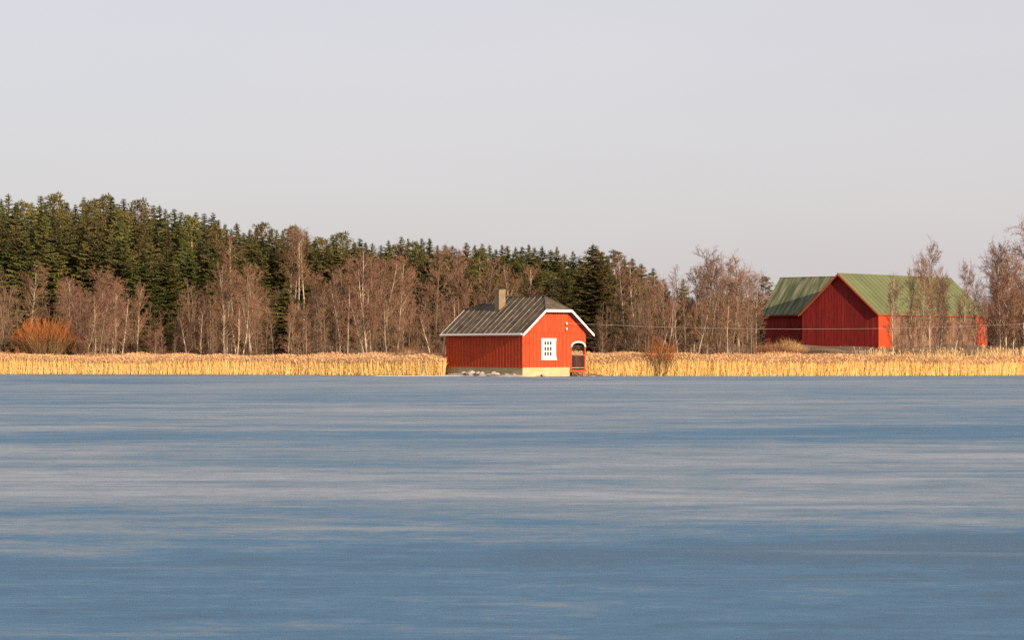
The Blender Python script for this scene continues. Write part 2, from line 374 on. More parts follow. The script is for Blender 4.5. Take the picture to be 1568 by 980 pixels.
# roof
YF, YB, ZF, ZB = -0.5, 8.99, 4.48, 4.60
RF, RB, RZT = 1.075, 5.55, EV+SL*(W/2+0.3)
xf = -0.3+(ZF-EV)/SL; xb = -0.3+(ZB-EV)/SL; xm = W/2
left = [(-0.3,YF,EV),(xf,YF,ZF),(xm,RF,RZT),(xm,RB,RZT),(xb,YB,ZB),(-0.3,YB,EV)]
right = [(W-x,y,z) for x,y,z in reversed(left)]
frontp = [(xf,YF,ZF),(W-xf,YF,ZF),(xm,RF,RZT)]; backp = [(W-xb,YB,ZB),(xb,YB,ZB),(xm,RB,RZT)]
roof = empty('roof', (0,0,0)); roof.parent = house
m = MB()
for p in (left, right, frontp, backp):
    m.prism([(x,y,z-0.025) for x,y,z in p], (0,0,-0.08))
m.build('decking', M['wood'], roof)
ns = 15; sw = (YB-YF)/ns; rs = random.Random(4)
for side, p in ((1,left),(-1,right)):
    for i in range(ns):
        a, b_ = YF+i*sw+0.01, YF+(i+1)*sw-0.01
        pl = clip([Vector(q) for q in p], 1, a, b_)
        if pl: plank('roof_sheet', [q+Vector((0,0,rs.uniform(-0.004,0.004))) for q in pl], (0,0,-0.024), M['felt'], roof)
        if i:
            yy = YF+i*sw+rs.uniform(-0.05,0.05)
            pl = clip([Vector(q)+Vector((0,0,0.004)) for q in p], 1, yy-0.03, yy+0.03)
            if pl: plank('seam_batten', pl, (0,0,0.045), M['felt_seam'], roof)
for p in (frontp, backp): plank('roof_sheet', [Vector(q)+Vector((0,0,0.002)) for q in p], (0,0,-0.026), M['felt'], roof)
def bar(name, a, b_, r, m_, parent, sides=6):
    t = MB(); t.tube([Vector(a), Vector(b_)], [r, r], sides); return t.build(name, m_, parent)
for a, b_ in ((left[1],left[2]),(right[-2],left[2]),(left[2],left[3]),(left[3],left[4]),(left[3],(W-xb,YB,ZB))):
    bar('ridge_cap', Vector(a)+Vector((0,0,0.01)), Vector(b_)+Vector((0,0,0.01)), 0.045, M['felt'], roof)
def fascia(a, b_, off, h=0.15):
    a, b_ = Vector(a), Vector(b_)
    plank('fascia', [a+Vector((0,0,0.012)), b_+Vector((0,0,0.012)), b_-Vector((0,0,h)), a-Vector((0,0,h))], off, M['white'], roof)
fascia((-0.33,YF-0.03,EV-0.03), (xf-0.01,YF-0.03,ZF), (0,0.03,0)); fascia((W-xf+0.01,YF-0.03,ZF), (W+0.33,YF-0.03,EV-0.03), (0,0.03,0))
fascia((xf-0.012,YF-0.034,ZF+0.002), (W-xf+0.012,YF-0.034,ZF+0.002), (0,0.03,0))
fascia((-0.303,YF,EV), (-0.303,YB,EV), (-0.03,0,0), 0.12); fascia((W+0.303,YF,EV), (W+0.303,YB,EV), (0.03,0,0), 0.12)
fascia((-0.33,YB+0.003,EV-0.03), (xb,YB+0.003,ZB), (0,0.03,0)); fascia((W-xb,YB+0.003,ZB), (W+0.33,YB+0.003,EV-0.03), (0,0.03,0)); fascia((xb,YB+0.006,ZB), (W-xb,YB+0.006,ZB), (0,0.03,0))
m = MB(); m.tube([Vector((-0.42,YF+0.05,EV-0.02)), Vector((-0.42,YB-0.05,EV-0.06))], [0.05,0.05], 8); m.build('gutter', M['white'], roof)
ch = MB(); ch.box(1.55,4.7,4.1,2.11,5.2,5.86); chim = ch.build('chimney', M['chimney'], roof)
m = MB(); m.box(1.52,4.67,5.861,2.14,5.23,5.94); m.build('chimney_cap', M['chimney'], chim)
m = MB(); m.box(1.50,4.66,4.3,2.14,4.698,4.56); m.build('flashing', M['iron'], chim)
# insulators on the gable
for z in (3.55, 3.18):
    ins = empty('insulator', (0,0,0)); ins.parent = house
    xx = 3.62
    m = MB(); m.tube([Vector((xx,-0.02,z-0.09)), Vector((xx,-0.16,z-0.09)), Vector((xx,-0.16,z-0.02))], [0.018]*3, 6); m.build('bracket', M['iron'], ins)
    m = MB(); m.tube([Vector((xx,-0.16,z-0.04)), Vector((xx,-0.16,z)), Vector((xx,-0.16,z+0.03)), Vector((xx,-0.16,z+0.06)), Vector((xx,-0.16,z+0.11))], [0.075,0.075,0.045,0.065,0.03], 10); m.build('porcelain_cup', M['porcelain'], ins)
hm = Matrix.Translation((HX,HY,0)) @ Matrix.Rotation(RZ, 4, 'Z')
# overhead cable from the gable to beyond the right edge of the picture
a = hm @ Vector((3.62,-0.16,3.60)); b_ = P(1760, 484, 152)
pts = []
for i in range(61):
    t = i/60; p = a.lerp(b_, t); p.z -= 4*0.62*t*(1-t); pts.append(p)
m = MB(); m.tube(pts, [0.008]*61, 5)
tag(m.build('overhead_cable', M['cable']), 'thin pale overhead cable strung from the boathouse gable to the right', 'cable')

# ------------------------------------------------------------------ barn
BA = math.radians(48.5); BX, BY = (1345-784)/F*218, 218.0
barn = empty('barn', (BX, BY, 2.05), BA)
tag(barn, 'large red barn with green metal roofs and a lower wing', 'barn')
BL, BW = 20.8, 8.8; BE, BR = 3.12, 7.15; bs = (BR-BE)/(BW/2+0.25)
rb = random.Random(9)
def plank_wall(name, p0, dir_, nrm, width, topf, base, mt, pw=0.19, skip=None):
    m_ = MB(); n_ = int(round(width/pw)); d = Vector(dir_); nn = Vector(nrm); p0 = Vector(p0)
    for i in range(n_):
        u0, u1 = i*width/n_+0.005, (i+1)*width/n_-0.005
        if skip and skip(u0): continue
        o = nn*rb.uniform(0.0,0.022); z0 = base+rb.uniform(-0.04,0.04)
        m_.prism([p0+d*u0+Vector((0,0,z0)), p0+d*u1+Vector((0,0,z0)), p0+d*u1+Vector((0,0,topf(u1))), p0+d*u0+Vector((0,0,topf(u0)))], nn*0.03+o)
    o = m_.build(name, mt, barn); return o
gt = lambda u: BE+bs*(min(u, BW-u)+0.25)-0.12
bwall = MB(); g5 = [(0.03,0.03,-0.6),(0.03,BW-0.03,-0.6),(0.03,BW-0.03,gt(0.03)),(0.03,BW/2,gt(BW/2)),(0.03,0.03,gt(0.03))]
bwall.prism(g5, (BL-0.06,0,0)); bwall.build('wall_core', M['dark_frame'], barn)
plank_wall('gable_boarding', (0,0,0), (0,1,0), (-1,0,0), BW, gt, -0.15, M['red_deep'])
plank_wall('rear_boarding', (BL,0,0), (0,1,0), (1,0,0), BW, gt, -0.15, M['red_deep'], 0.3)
zt0 = BE+bs*0.25-0.1
plank_wall('side_boarding', (0,0,0), (1,0,0), (0,-1,0), 2.3, lambda u: zt0, -0.15, M['red'], 0.2)
plank_wall('side_boarding', (18.45,0,0), (1,0,0), (0,-1,0), BL-18.45, lambda u: zt0, -0.15, M['red'], 0.2)
plank_wall('side_door_boarding', (2.32,0,0), (1,0,0), (0,-1,0), 16.1, lambda u: zt0-0.28, -0.1, M['wood'], 0.22)
m = MB(); m.box(2.3,-0.05,zt0-0.27,18.45,0.02,zt0-0.02); m.build('door_header', M['red'], barn)
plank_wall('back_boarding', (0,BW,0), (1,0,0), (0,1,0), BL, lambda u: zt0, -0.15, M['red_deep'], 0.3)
m = MB(); m.box(-0.03,-0.05,-0.1,0.14,-0.031,zt0); m.build('corner_board', M['red'], barn)
# main roof: standing sheets on both slopes
def sheets(prefix, e0, e1, r0, r1, n_, mt, parent, th=0.05, seam=True):
    e0, e1, r0, r1 = map(Vector, (e0, e1, r0, r1))
    for i in range(n_):
        a_, c_ = i/n_+0.0012, (i+1)/n_-0.0012
        q = [e0.lerp(e1,a_), e0.lerp(e1,c_), r0.lerp(r1,c_), r0.lerp(r1,a_)]
        plank(prefix, q, (0,0,-th), mt, parent)
        if seam and i:
            d = (e1-e0).normalized()*0.02; q = [e0.lerp(e1,i/n_)-d, e0.lerp(e1,i/n_)+d, r0.lerp(r1,i/n_)+d, r0.lerp(r1,i/n_)-d]
            plank('seam', [p+Vector((0,0,0.002)) for p in q], (0,0,0.03), mt, parent)
X0, X1 = -0.42, BL+0.3
mroof = empty('main_roof', (0,0,0)); mroof.parent = barn
sheets('roof_sheet', (X0,-0.25,BE), (X1,-0.25,BE), (X0,BW/2-0.001,BR), (X1,BW/2-0.001,BR), 26, M['green_roof'], mroof)
sheets('roof_sheet', (X0,BW+0.25,BE), (X1,BW+0.25,BE), (X0,BW/2+0.001,BR), (X1,BW/2+0.001,BR), 26, M['green_roof'], mroof)
bar('ridge_cap', (X0-0.02,BW/2,BR-0.01), (X1+0.02,BW/2,BR-0.01), 0.06, M['green_roof'], mroof)
def barge(a_, c_, off, mt, h=0.2):
    a_, c_ = Vector(a_), Vector(c_)
    plank('bargeboard', [a_-Vector((0,0,0.052)), c_-Vector((0,0,0.052)), c_-Vector((0,0,h)), a_-Vector((0,0,h))], off, mt, mroof)
barge((X0,BW+0.25,BE), (X0,BW/2,BR), (0.04,0,0), M['red']); barge((X0,-0.25,BE), (X0,BW/2,BR), (0.04,0,0), M['red'])
barge((X0,-0.25,BE), (X1,-0.25,BE), (0,0.03,0), M['red'], 0.11)
# wing
wing = empty('wing', (0,0,0)); wing.parent = barn
WS, WYE, WE, WR, WRX = 3.0, 15.5, 3.32, 7.08, 6.2
m = MB(); m.prism([(WS+0.03,BW,-0.6),(2*WRX-WS,BW,-0.6),(2*WRX-WS,BW,WE+0.2),(WRX,BW,WR-0.15),(WS+0.03,BW,WE+0.2)], (0,WYE-BW,0)); m.build('wing_core', M['dark_frame'], wing)
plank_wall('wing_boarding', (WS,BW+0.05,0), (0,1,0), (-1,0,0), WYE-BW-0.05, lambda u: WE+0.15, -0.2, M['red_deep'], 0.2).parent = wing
sheets('roof_sheet', (WS-0.35,WYE+0.3,WE-0.1), (WS-0.35,BW-0.6,WE-0.1), (WRX,WYE+0.3,WR), (WRX,BW/2-0.2,WR), 15, M['green_worn'], wing)
sheets('roof_sheet', (2*WRX-WS+0.35,WYE+0.3,WE-0.1), (2*WRX-WS+0.35,BW-0.6,WE-0.1), (WRX+0.001,WYE+0.3,WR), (WRX+0.001,BW/2-0.2,WR), 15, M['green_worn'], wing)
bar('ridge_cap', (WRX,WYE+0.32,WR-0.01), (WRX,BW/2,WR-0.01), 0.06, M['green_worn'], wing)
plank('fascia', [(WS-0.35,WYE+0.3,WE-0.155),(WS-0.35,BW+0.1,WE-0.155),(WS-0.35,BW+0.1,WE-0.3),(WS-0.35,WYE+0.3,WE-0.3)], (0.03,0,0), M['dark_frame'], wing)

# ------------------------------------------------------------------ tree builders
def bare_tree(seed, H, stems=1, birch=True, spread=0.30, nb=26, low=0.22, lean=0.04, twig=0.0135):
    rng = random.Random(seed); T, C = MB(), MB()
    def twigs(p, d, L, lev):
        # a fine branch made of two ribbons that carries finer twigs
        segs = 3 if lev == 1 else 2
        q = p.copy(); dd = d.copy(); pts_ = [q.copy()]
        for s in range(segs):
            dd = (dd + Vector((rng.gauss(0,.16), rng.gauss(0,.16), rng.gauss(0,.12) + (0.10 if not birch else (0.12 if s == 0 else -0.16))))).normalized()
            q = q + dd*(L/segs); pts_.append(q.copy())
        w0 = twig*(1.25 if lev == 1 else 0.8)
        for s in range(segs):
            C.ribbon(pts_[s], pts_[s+1], w0*(1-0.6*s/segs), w0*(1-0.6*(s+1)/segs), rng)
        if lev < 3:
            k = 7 if lev == 1 else 5
            for i in range(k):
                t = (i+0.6)/k*segs; j = min(segs-1, int(t)); b0 = pts_[j].lerp(pts_[j+1], t-j)
                ax = (pts_[j+1]-pts_[j]).normalized()
                side = ax.cross(Vector((rng.gauss(0,1), rng.gauss(0,1), rng.gauss(0,1)))).normalized()
                twigs(b0, (ax*0.75 + side*rng.uniform(.5,.95)).normalized(), L*rng.uniform(.30,.52), lev+1)
    for s in range(stems):
        ang = rng.uniform(0, 6.28); ln = lean*rng.uniform(.3,1.5)*(1 if stems == 1 else 2.4)
        h = H*(1 if s == 0 else rng.uniform(.7,.97))
        p = Vector((math.cos(ang), math.sin(ang), 0))*(0 if stems == 1 else rng.uniform(.08,.35)); p.z = -0.3
        d = Vector((math.cos(ang)*ln, math.sin(ang)*ln, 1)).normalized(); pts_ = [p.copy()]; n_ = 10
        for i in range(n_):
            d = (d + Vector((rng.gauss(0,.035), rng.gauss(0,.035), 0.03))).normalized(); p = p + d*((h+0.3)/n_); pts_.append(p.copy())
        r0 = (0.0070*H+0.018)*(1 if stems == 1 else 0.72)
        rad = [r0*(1-i/n_)**0.8 + 0.012 for i in range(n_+1)]
        T.tube(pts_, rad, 6)
        nbs = nb if stems == 1 else int(nb*0.62)
        for i in range(nbs):
            t = low + (1-low)*((i+rng.random())/nbs)**0.9; t = min(t, .985); j = min(n_-1, int(t*n_)); b0 = pts_[j].lerp(pts_[j+1], t*n_-j)
            az = rng.uniform(0, 6.28); u = (t-low)/(1-low)
            shape = (0.45+0.75*u)*(1-u)**0.55*1.35 if birch else (0.65+0.4*u)*(1-u*0.92)**0.7
            Lb = max(0.35, H*spread*shape*rng.uniform(.65,1.25))
            el = math.radians(rng.uniform(38,62)) if birch else math.radians(rng.uniform(28,58))
            dd = Vector((math.cos(az)*math.cos(el), math.sin(az)*math.cos(el), math.sin(el)))
            rb0 = min(rad[j]*0.62, 0.010*Lb+0.010); q = b0.copy(); bp = [q.copy()]; ns_ = 4
            for k in range(ns_):
                dd = (dd + Vector((rng.gauss(0,.13), rng.gauss(0,.13), 0.10 if k < 2 else (-0.12 if birch else 0.08)))).normalized(); q = q + dd*(Lb/ns_); bp.append(q.copy())
            T.tube(bp[:3], [rb0, rb0*.8, rb0*.6], 3, cap=False)
            for k in range(2, ns_): C.ribbon(bp[k], bp[k+1], rb0*.75, rb0*.5, rng)
            k2 = 6 if Lb > 1.2 else 4
            for k in range(k2):
                tt = 0.22+0.78*(k+rng.random())/k2; jj = min(ns_-1, int(tt*ns_)); c0 = bp[jj].lerp(bp[jj+1], tt*ns_-jj)
                axd = (bp[jj+1]-bp[jj]).normalized(); side = axd.cross(Vector((rng.gauss(0,1), rng.gauss(0,1), rng.gauss(0,1)))).normalized()
                twigs(c0, (axd*.8+side*rng.uniform(.4,.9)).normalized(), max(.35, Lb*rng.uniform(.28,.5)), 1 if Lb > 1.3 else 2)
    bm = [M['birch_bark'] if birch else M['alder_bark']]; tm = [M['birch_twig'] if birch else M['alder_twig']]
    return {'H': H, 'parts': [('trunk', T.mesh('trunk', bm, True)), ('crown', C.mesh('crown', tm))]}

def spruce_tree(seed, H=16.0, R=2.5, low=0.05, dens=1.0):
    rng = random.Random(seed); T, C = MB(), MB()
    T.tube([Vector((0,0,-0.5)), Vector((0,0,H*.5)), Vector((0,0,H*0.97))], [0.2,0.12,0.015], 6)
    nw = int(56*dens); off = rng.uniform(0,6)
    for i in range(nw):
        t = low + (0.975-low)*(i/(nw-1))**0.85; z = t*H
        r = R*(1-math.exp(-0.36*(H-z)/R))*rng.uniform(.86,1.08)
        nbr = 9 if t < .6 else (7 if t < .85 else 5)
        for k in range(nbr):
            az = off+i*1.3+6.283*k/nbr+rng.uniform(-.25,.25); rr = r*rng.uniform(.42,1.22)*(1+.16*math.sin(az*2+z*.9+off)+.12*math.sin(z*2.3+az))
            slope = -0.45+0.55*t+rng.uniform(-.12,.12)
            base = Vector((0,0,z+rng.uniform(-.30,.30)*min(1, (1-t)*5))); hd = Vector((math.cos(az), math.sin(az), 0)); sd = Vector((-hd.y, hd.x, 0))
            npr = max(3, int(rr/0.13))
            for j in range(npr):
                u = (j+.7)/npr; c = base + hd*(rr*u) + Vector((0,0,slope*rr*u + 0.22*rr*u*u))
                ln = (0.16+0.27*(1-abs(u-.45)))*min(1.0, 0.16+rr*0.85)*rng.uniform(.75,1.25)
                for sgn in (-1,1):
                    tip = c + sd*(sgn*ln*rng.uniform(.5,.9)) + hd*(ln*rng.uniform(.2,.6)) + Vector((0,0,-ln*rng.uniform(.15,.75)))
                    C.tri(c-hd*min(.10, rr*.3)+Vector((0,0,.05)), tip, c+hd*rng.uniform(.08,.17)+Vector((0,0,-.04)))
                if rng.random() < .6:
                    C.tri(c-hd*.12, c+hd*.14, c+Vector((rng.uniform(-.1,.1), rng.uniform(-.1,.1), -ln*rng.uniform(.6,1.0))))
            e = base+hd*rr+Vector((0,0,slope*rr+.22*rr)); q_ = min(1, rr); C.tri(e-hd*.3*q_+sd*.1*q_, e-hd*.3*q_-sd*.1*q_, e+hd*.22*q_+Vector((0,0,.06)))
    C.tri(Vector((-.06,0,H*.93)), Vector((.06,0,H*.93)), Vector((0,0,H))); C.tri(Vector((0,-.06,H*.93)), Vector((0,.06,H*.93)), Vector((0,0,H*.995)))
    return {'H': H, 'parts': [('trunk', T.mesh('trunk', [M['spruce_bark']], True)), ('crown', C.mesh('crown', [M['spruce']]))]}

def pine_tree(seed, H=15.0):
    rng = random.Random(seed); T, C = MB(), MB()
    T.tube([Vector((0,0,-.5)), Vector((rng.uniform(-.2,.2),0,H*.5)), Vector((0,rng.uniform(-.2,.2),H*.95))], [.2,.14,.04], 6)
    for i in range(34):
        t = 0.42+0.56*i/33; R = 2.0*math.sin(min(1, (1-t)/0.58*1.15+.16)*math.pi*.62)
        az = i*2.4+rng.uniform(-.4,.4); rr = R*rng.uniform(.5,1.05)
        a_ = Vector((0,0,t*H)); b2 = a_+Vector((math.cos(az)*rr, math.sin(az)*rr, rr*rng.uniform(.1,.45)))
        T.tube([a_, b2], [.045,.015], 3, cap=False)
        for cc, cr_ in ((b2, rng.uniform(.45,.7)), (a_.lerp(b2,.6), rng.uniform(.35,.55))):
            for k in range(46):
                d = Vector((rng.gauss(0,1), rng.gauss(0,1), rng.gauss(0,.75))).normalized()
                p = cc+Vector((d.x*cr_, d.y*cr_, d.z*cr_*.75))*rng.uniform(.35,1); s = Vector((rng.gauss(0,1), rng.gauss(0,1), rng.gauss(0,1))).normalized()
                C.tri(p-s*.09, p+s*.09, p+(d+Vector((0,0,.5))).normalized()*rng.uniform(.2,.34))
    return {'H': H, 'parts': [('trunk', T.mesh('trunk', [M['pine_bark']], True)), ('crown', C.mesh('crown', [M['pine']]))]}

def willow(seed, R, H, orange_from=0.5, n_=260, om='willow_twig'):
    rng = random.Random(seed); T, C = MB(), MB()
    for i in range(n_):
        az = rng.uniform(0, 6.283); q = math.sqrt(rng.random()); b0 = Vector((math.cos(az)*q*R*.35, math.sin(az)*q*R*.35, -.2))
        tip = Vector((math.cos(az)*q*R, math.sin(az)*q*R, H*(1-.30*q**3)*rng.uniform(.72,1.05)*(1+.10*math.sin(az*3+seed)+.08*math.sin(az*5))))
        c1 = b0.lerp(tip, .5)+Vector((-math.cos(az)*q*R*.10, -math.sin(az)*q*R*.10, .1*H))
        pts_ = [b0]
        for k in range(1, 5):
            u = k/4; pts_.append(b0*(1-u)**2+c1*(2*u*(1-u))+tip*u*u)
        for k in range(4):
            (T if k/4 < orange_from else C).ribbon(pts_[k], pts_[k+1], .022*(1-k*.2), .022*(1-(k+1)*.2), rng)
        for k in range(24):
            u = rng.uniform(.35,1); j = min(3, int(u*4)); p = pts_[j].lerp(pts_[j+1], u*4-j); d = (pts_[j+1]-pts_[j]).normalized()
            s = Vector((rng.gauss(0,1), rng.gauss(0,1), rng.gauss(.3,.7))).normalized(); e = p+(d*.9+s*.6).normalized()*rng.uniform(.2,.5)*min(1.0, H/2.5)
            (T if p.z < H*orange_from*rng.uniform(.7,1.15) else C).ribbon(p, e, .009, .005, rng)
    return {'H': H, 'parts': [('stems', T.mesh('stems', [M['willow_stem']])), ('crown', C.mesh('crown', [M[om]]))]}

V = {'birch': [bare_tree(100+i, 10, 1, True, 0.28, 38, 0.20) for i in range(4)] + [bare_tree(120, 10, 3, True, 0.25, 34, .2), bare_tree(121, 10, 2, True, 0.27, 36, .22)],
     'tall_birch': [bare_tree(140+i, 15, 1, True, 0.17, 32, 0.45, 0.02) for i in range(2)],
     'alder': [bare_tree(200+i, 9, 1, False, 0.25, 40, 0.10) for i in range(4)] + [bare_tree(220+i, 9, 3+i, False, 0.25, 34, .08) for i in range(2)],
     'sapling': [bare_tree(300+i, 7, 1, bool(i % 2), 0.20, 30, 0.15, 0.05) for i in range(4)],
     'broad': [bare_tree(400+i, 12, 1, False, 0.36, 34, 0.22, .05) for i in range(2)],
     'spruce': [spruce_tree(500+i, 16, 2.2+0.12*i) for i in range(8)],
     'pine': [pine_tree(600+i) for i in range(3)]}
rt = random.Random(77)
PLANTS = []
NAMES = {'birch': 'birch_tree', 'tall_birch': 'birch_tree', 'alder': 'alder_tree', 'sapling': 'young_alder', 'broad': 'bare_oak_tree', 'spruce': 'spruce_tree', 'pine': 'pine_tree'}
def place(kind, px, ytop, Y, var=None, label=None, group=None, wscale=1.0, row='', tilt=None):
    X = (px-784)/F*Y; z = gz(X, Y); H = 2+(HOR-ytop)/F*Y-z
    if H < 1.0: return
    v = V[kind][rt.randrange(len(V[kind])) if var is None else var]; s = H/v['H']
    o = empty(NAMES[kind], (X, Y, z), rt.uniform(0, 6.283))
    ws = s**0.6 if kind in ('spruce', 'pine') else s**0.85
    ws *= wscale*(rt.uniform(1.0,1.6) if kind == 'spruce' else rt.uniform(.9,1.12)); o.scale = (ws, ws, s)
    if tilt: o.rotation_euler = (0, math.radians(tilt), o.rotation_euler[2])
    elif kind not in ('spruce', 'pine'): o.rotation_euler = (math.radians(rt.gauss(0,2)), math.radians(rt.gauss(0,2)), o.rotation_euler[2])
    for nme, me in v['parts']: link(nme, me, o)
    PLANTS.append(dict(o=o, kind=kind, px=px, Y=Y, row=row, label=label, group=group, h=HOR-ytop))
    return o

# --- conifer wood: rows from the skyline down
SKY = [(-120,300),(0,297),(50,300),(100,302),(180,303),(240,315),(300,325),(345,330),(370,345),(430,349),(500,361),(530,358),(570,372),(620,365),(690,370),(720,372),(800,378),(830,377),(870,384),(910,388),(950,390),(970,398),(1010,408)]
def skyline(px): return float(np.interp(px, [a for a, _ in SKY], [b for _, b in SKY]))
px = -110
while px < 985:                                # skyline row
    k = 'pine' if rt.random() < (0.22 if px < 560 else 0.10) else 'spruce'
    place(k, px, skyline(px)-6+abs(rt.gauss(0,8)), rt.uniform(238,262), row='on the skyline', wscale=1.0 if k == 'spruce' else 1.05); px += rt.uniform(8,14)
px = -115
while px < 965:                                # second row
    k = 'pine' if rt.random() < .15 else 'spruce'
    place(k, px, skyline(px)+8+abs(rt.gauss(0,10)), rt.uniform(222,238), row='just below the skyline'); px += rt.uniform(13,22)
px = -110
while px < 900:                                # third row
    if px < 420 or px > 585: place('spruce', px, skyline(px)+24+abs(rt.gauss(0,12)), rt.uniform(210,222), row='mid wood')
    px += rt.uniform(16,27)
px = -100
while px < 345:                                # front row of the wood at the left
    place('spruce', px, skyline(px)+48+abs(rt.gauss(0,18)), rt.uniform(200,209), row='at the wood edge', wscale=1.12); px += rt.uniform(24,42)
o = place('spruce', 908, 371, 186, 3, 'broad sunlit spruce standing alone right of the boathouse', wscale=1.4)
for px, yt, Y in ((1000,408,214),(1019,432,206),(1046,424,204)):
    place('spruce', px, yt, Y, wscale=.8, label={1000:'slim dark spruce, leftmost of three among bare birches right of the boathouse', 1019:'short dark spruce, middle of three among bare birches right of the boathouse', 1046:'slim dark spruce, rightmost of three among bare birches right of the boathouse'}[px])
place('spruce', 440, 428, 188, wscale=1.1, label='small green spruce half hidden below the four white birches')
px = 1000
while px < 1185:
    place('spruce', px, rt.uniform(446,470), rt.uniform(232,255), row='at the back'); px += rt.uniform(13,22)
place('pine', 1172, 424, 330, label='far pine seen just left of the barn roof')
for px, yt in ((1536,452),(1552,440),(1566,447),(1584,436),(1604,444),(1515,470)): place('spruce', px, yt, rt.uniform(240,262), row='on the skyline')

# --- bare trees, individually placed
def B(kind, px, yt, Y, label, **k): place(kind, px, yt, Y, label=label, **k)
B('birch', 103, 428, 186, 'white birch rising behind the right side of the orange willow', var=1)
B('birch', 122, 432, 180, 'leaning white birch just right of the orange willow', var=0, tilt=3)
B('sapling', 130, 478, 176, 'thin straight pale sapling at the reed edge right of the orange willow', var=1)
B('birch', 156, 418, 182, 'broad bare birch with dense reddish crown above the russet brush', var=2, wscale=1.15)
B('birch', 170, 436, 184, 'slim bare birch beside the dense reddish one', var=3)
B('birch', 209, 440, 183, 'lone leaning white birch against the dark spruce gap', var=3, wscale=.7, tilt=5)
B('birch', 347, 408, 179, 'many-stemmed white birch at the reed edge', var=4, wscale=1.1)
B('tall_birch', 355, 362, 199, 'tall birch with bright white trunk before the dark spruces', var=0)
B('birch', 386, 412, 178, 'slender leaning white birch right of the many-stemmed birch', var=3, tilt=4)
for px, yt, nm in ((440,352,'first'),(448,350,'second'),(457,356,'third'),(466,354,'fourth')):
    B('tall_birch', px, yt, 216+px*.01, nm+' from the left of the four tall white birches near the skyline', var=(px % 2))
B('birch', 555, 384, 182, 'big bare birch with bright white limbs', var=5, wscale=1.2)
B('birch', 567, 392, 184, 'bare birch with white trunk crowding the big white-limbed birch', var=1)
B('birch', 579, 396, 186, 'forked bare birch right of the big white-limbed birch', var=4)
B('birch', 597, 400, 187, 'straight white birch left of the pale grass tussock', var=2, wscale=.8)
B('birch', 606, 396, 188, 'white birch leaning over the pale grass tussock', var=3, wscale=.8, tilt=5)
B('broad', 668, 386, 196, 'wide grey-limbed bare tree left of the boathouse', var=0)
B('broad', 706, 382, 200, 'wide brown bare tree behind the left end of the boathouse roof', var=1)
B('broad', 745, 398, 202, 'bare tree behind the boathouse chimney', var=0)
B('birch', 783, 408, 192, 'white birch trunk showing just right of the chimney', var=1, wscale=.9)
B('birch', 811, 412, 194, 'white birch behind the middle of the boathouse ridge', var=2, wscale=.9)
B('alder', 850, 424, 190, 'brown alder behind the right end of the boathouse ridge', var=4)
B('alder', 925, 466, 178, 'bushy russet alder below the lone spruce', var=5, wscale=1.15)
B('alder', 940, 474, 176, 'russet alder right beside the bushy one below the lone spruce', var=4)
B('tall_birch', 960, 392, 190, 'tall white birch right of the lone spruce', var=0)
B('birch', 976, 404, 192, 'bare birch right of the tall white birch by the lone spruce', var=0)
B('broad', 1104, 384, 188, 'tall spreading bare tree left of the barn', var=1, wscale=1.05)
B('birch', 1084, 400, 184, 'pale birch left of the tall spreading bare tree', var=1)
B('birch', 1128, 398, 186, 'pale birch right of the tall spreading bare tree', var=3)
for px, yt, Y, nm, v_, ws in ((1368,422,172,'slender bare birch in front of the barn corner',0,.75),(1397,412,180,'thin bare birch in front of the green barn roof',1,.7),
    (1413,398,170,'straight bare birch left of the tallest one before the barn',2,.75),(1425,380,174,'tallest bare birch in front of the barn roof',3,.9),
    (1438,410,182,'thin bare birch right of the tallest one before the barn',1,.7),(1452,416,184,'faint bare birch before the middle of the barn side',0,.7),
    (1474,408,168,'pale-trunked bare birch before the right end of the barn roof',2,.7),(1497,420,178,'thin bare birch before the right end of the barn',3,.65),
    (1511,440,166,'straight thin pale sapling at the right corner of the barn',0,.4)):
    B('birch', px, yt, Y, nm, var=v_, wscale=ws*.72)
B('birch', 1530, 378, 172, 'tall bare birch just right of the barn', var=2, wscale=.8)
B('birch', 1541, 384, 176, 'second tall bare birch right of the barn', var=1, wscale=.8)
B('birch', 1566, 322, 170, 'tallest drooping birch at the right edge of the picture', var=5, wscale=.85)
# --- bare thicket filling the shore
THK = [(-120,415),(0,412),(40,425),(70,455),(110,440),(160,430),(190,445),(215,478),(250,462),(290,446),(320,446),(350,430),(400,436),(440,434),(470,440),(500,424),(540,416),(600,422),(635,455),(700,448),(800,452),(870,472),(945,474),(962,435),(1000,420),(1060,408),(1120,405),(1160,425),(1185,450),(1200,470)]
def thick(px): return float(np.interp(px, [a for a, _ in THK], [b for _, b in THK]))
for (Y0, Y1, dy, st, ks, rw) in ((188,206,4,(10,17),('alder','alder','alder','birch'),'at thicket back'), (178,190,20,(9,16),('alder','alder','alder','alder','birch','sapling'),'mid thicket'), (171,178,44,(12,22),('sapling','alder','sapling'),'at thicket front')):
    px = -110
    while px < 1150:
        px += rt.uniform(*st)
        if 195 < px < 222 and Y0 < 188: continue
        if 620 < px < 905 and Y0 < 175: continue
        if 15 < px < 112 and Y0 < 180: continue
        place(ks[rt.randrange(len(ks))], px, thick(px)+dy+rt.gauss(0,12), rt.uniform(Y0,Y1), row=rw)
px = 1374
while px < 1660:                               # thin growth in front of and right of the barn
    place('sapling' if px < 1515 else ('birch','alder')[rt.random() < .5], px, (rt.uniform(425,500) if px < 1515 else rt.uniform(385,470)), rt.uniform(170,202), row='standing', wscale=.9, var=(1+2*rt.randrange(2)) if px < 1515 else None)
    px += rt.uniform(8,14) if px < 1515 else rt.uniform(4,7)

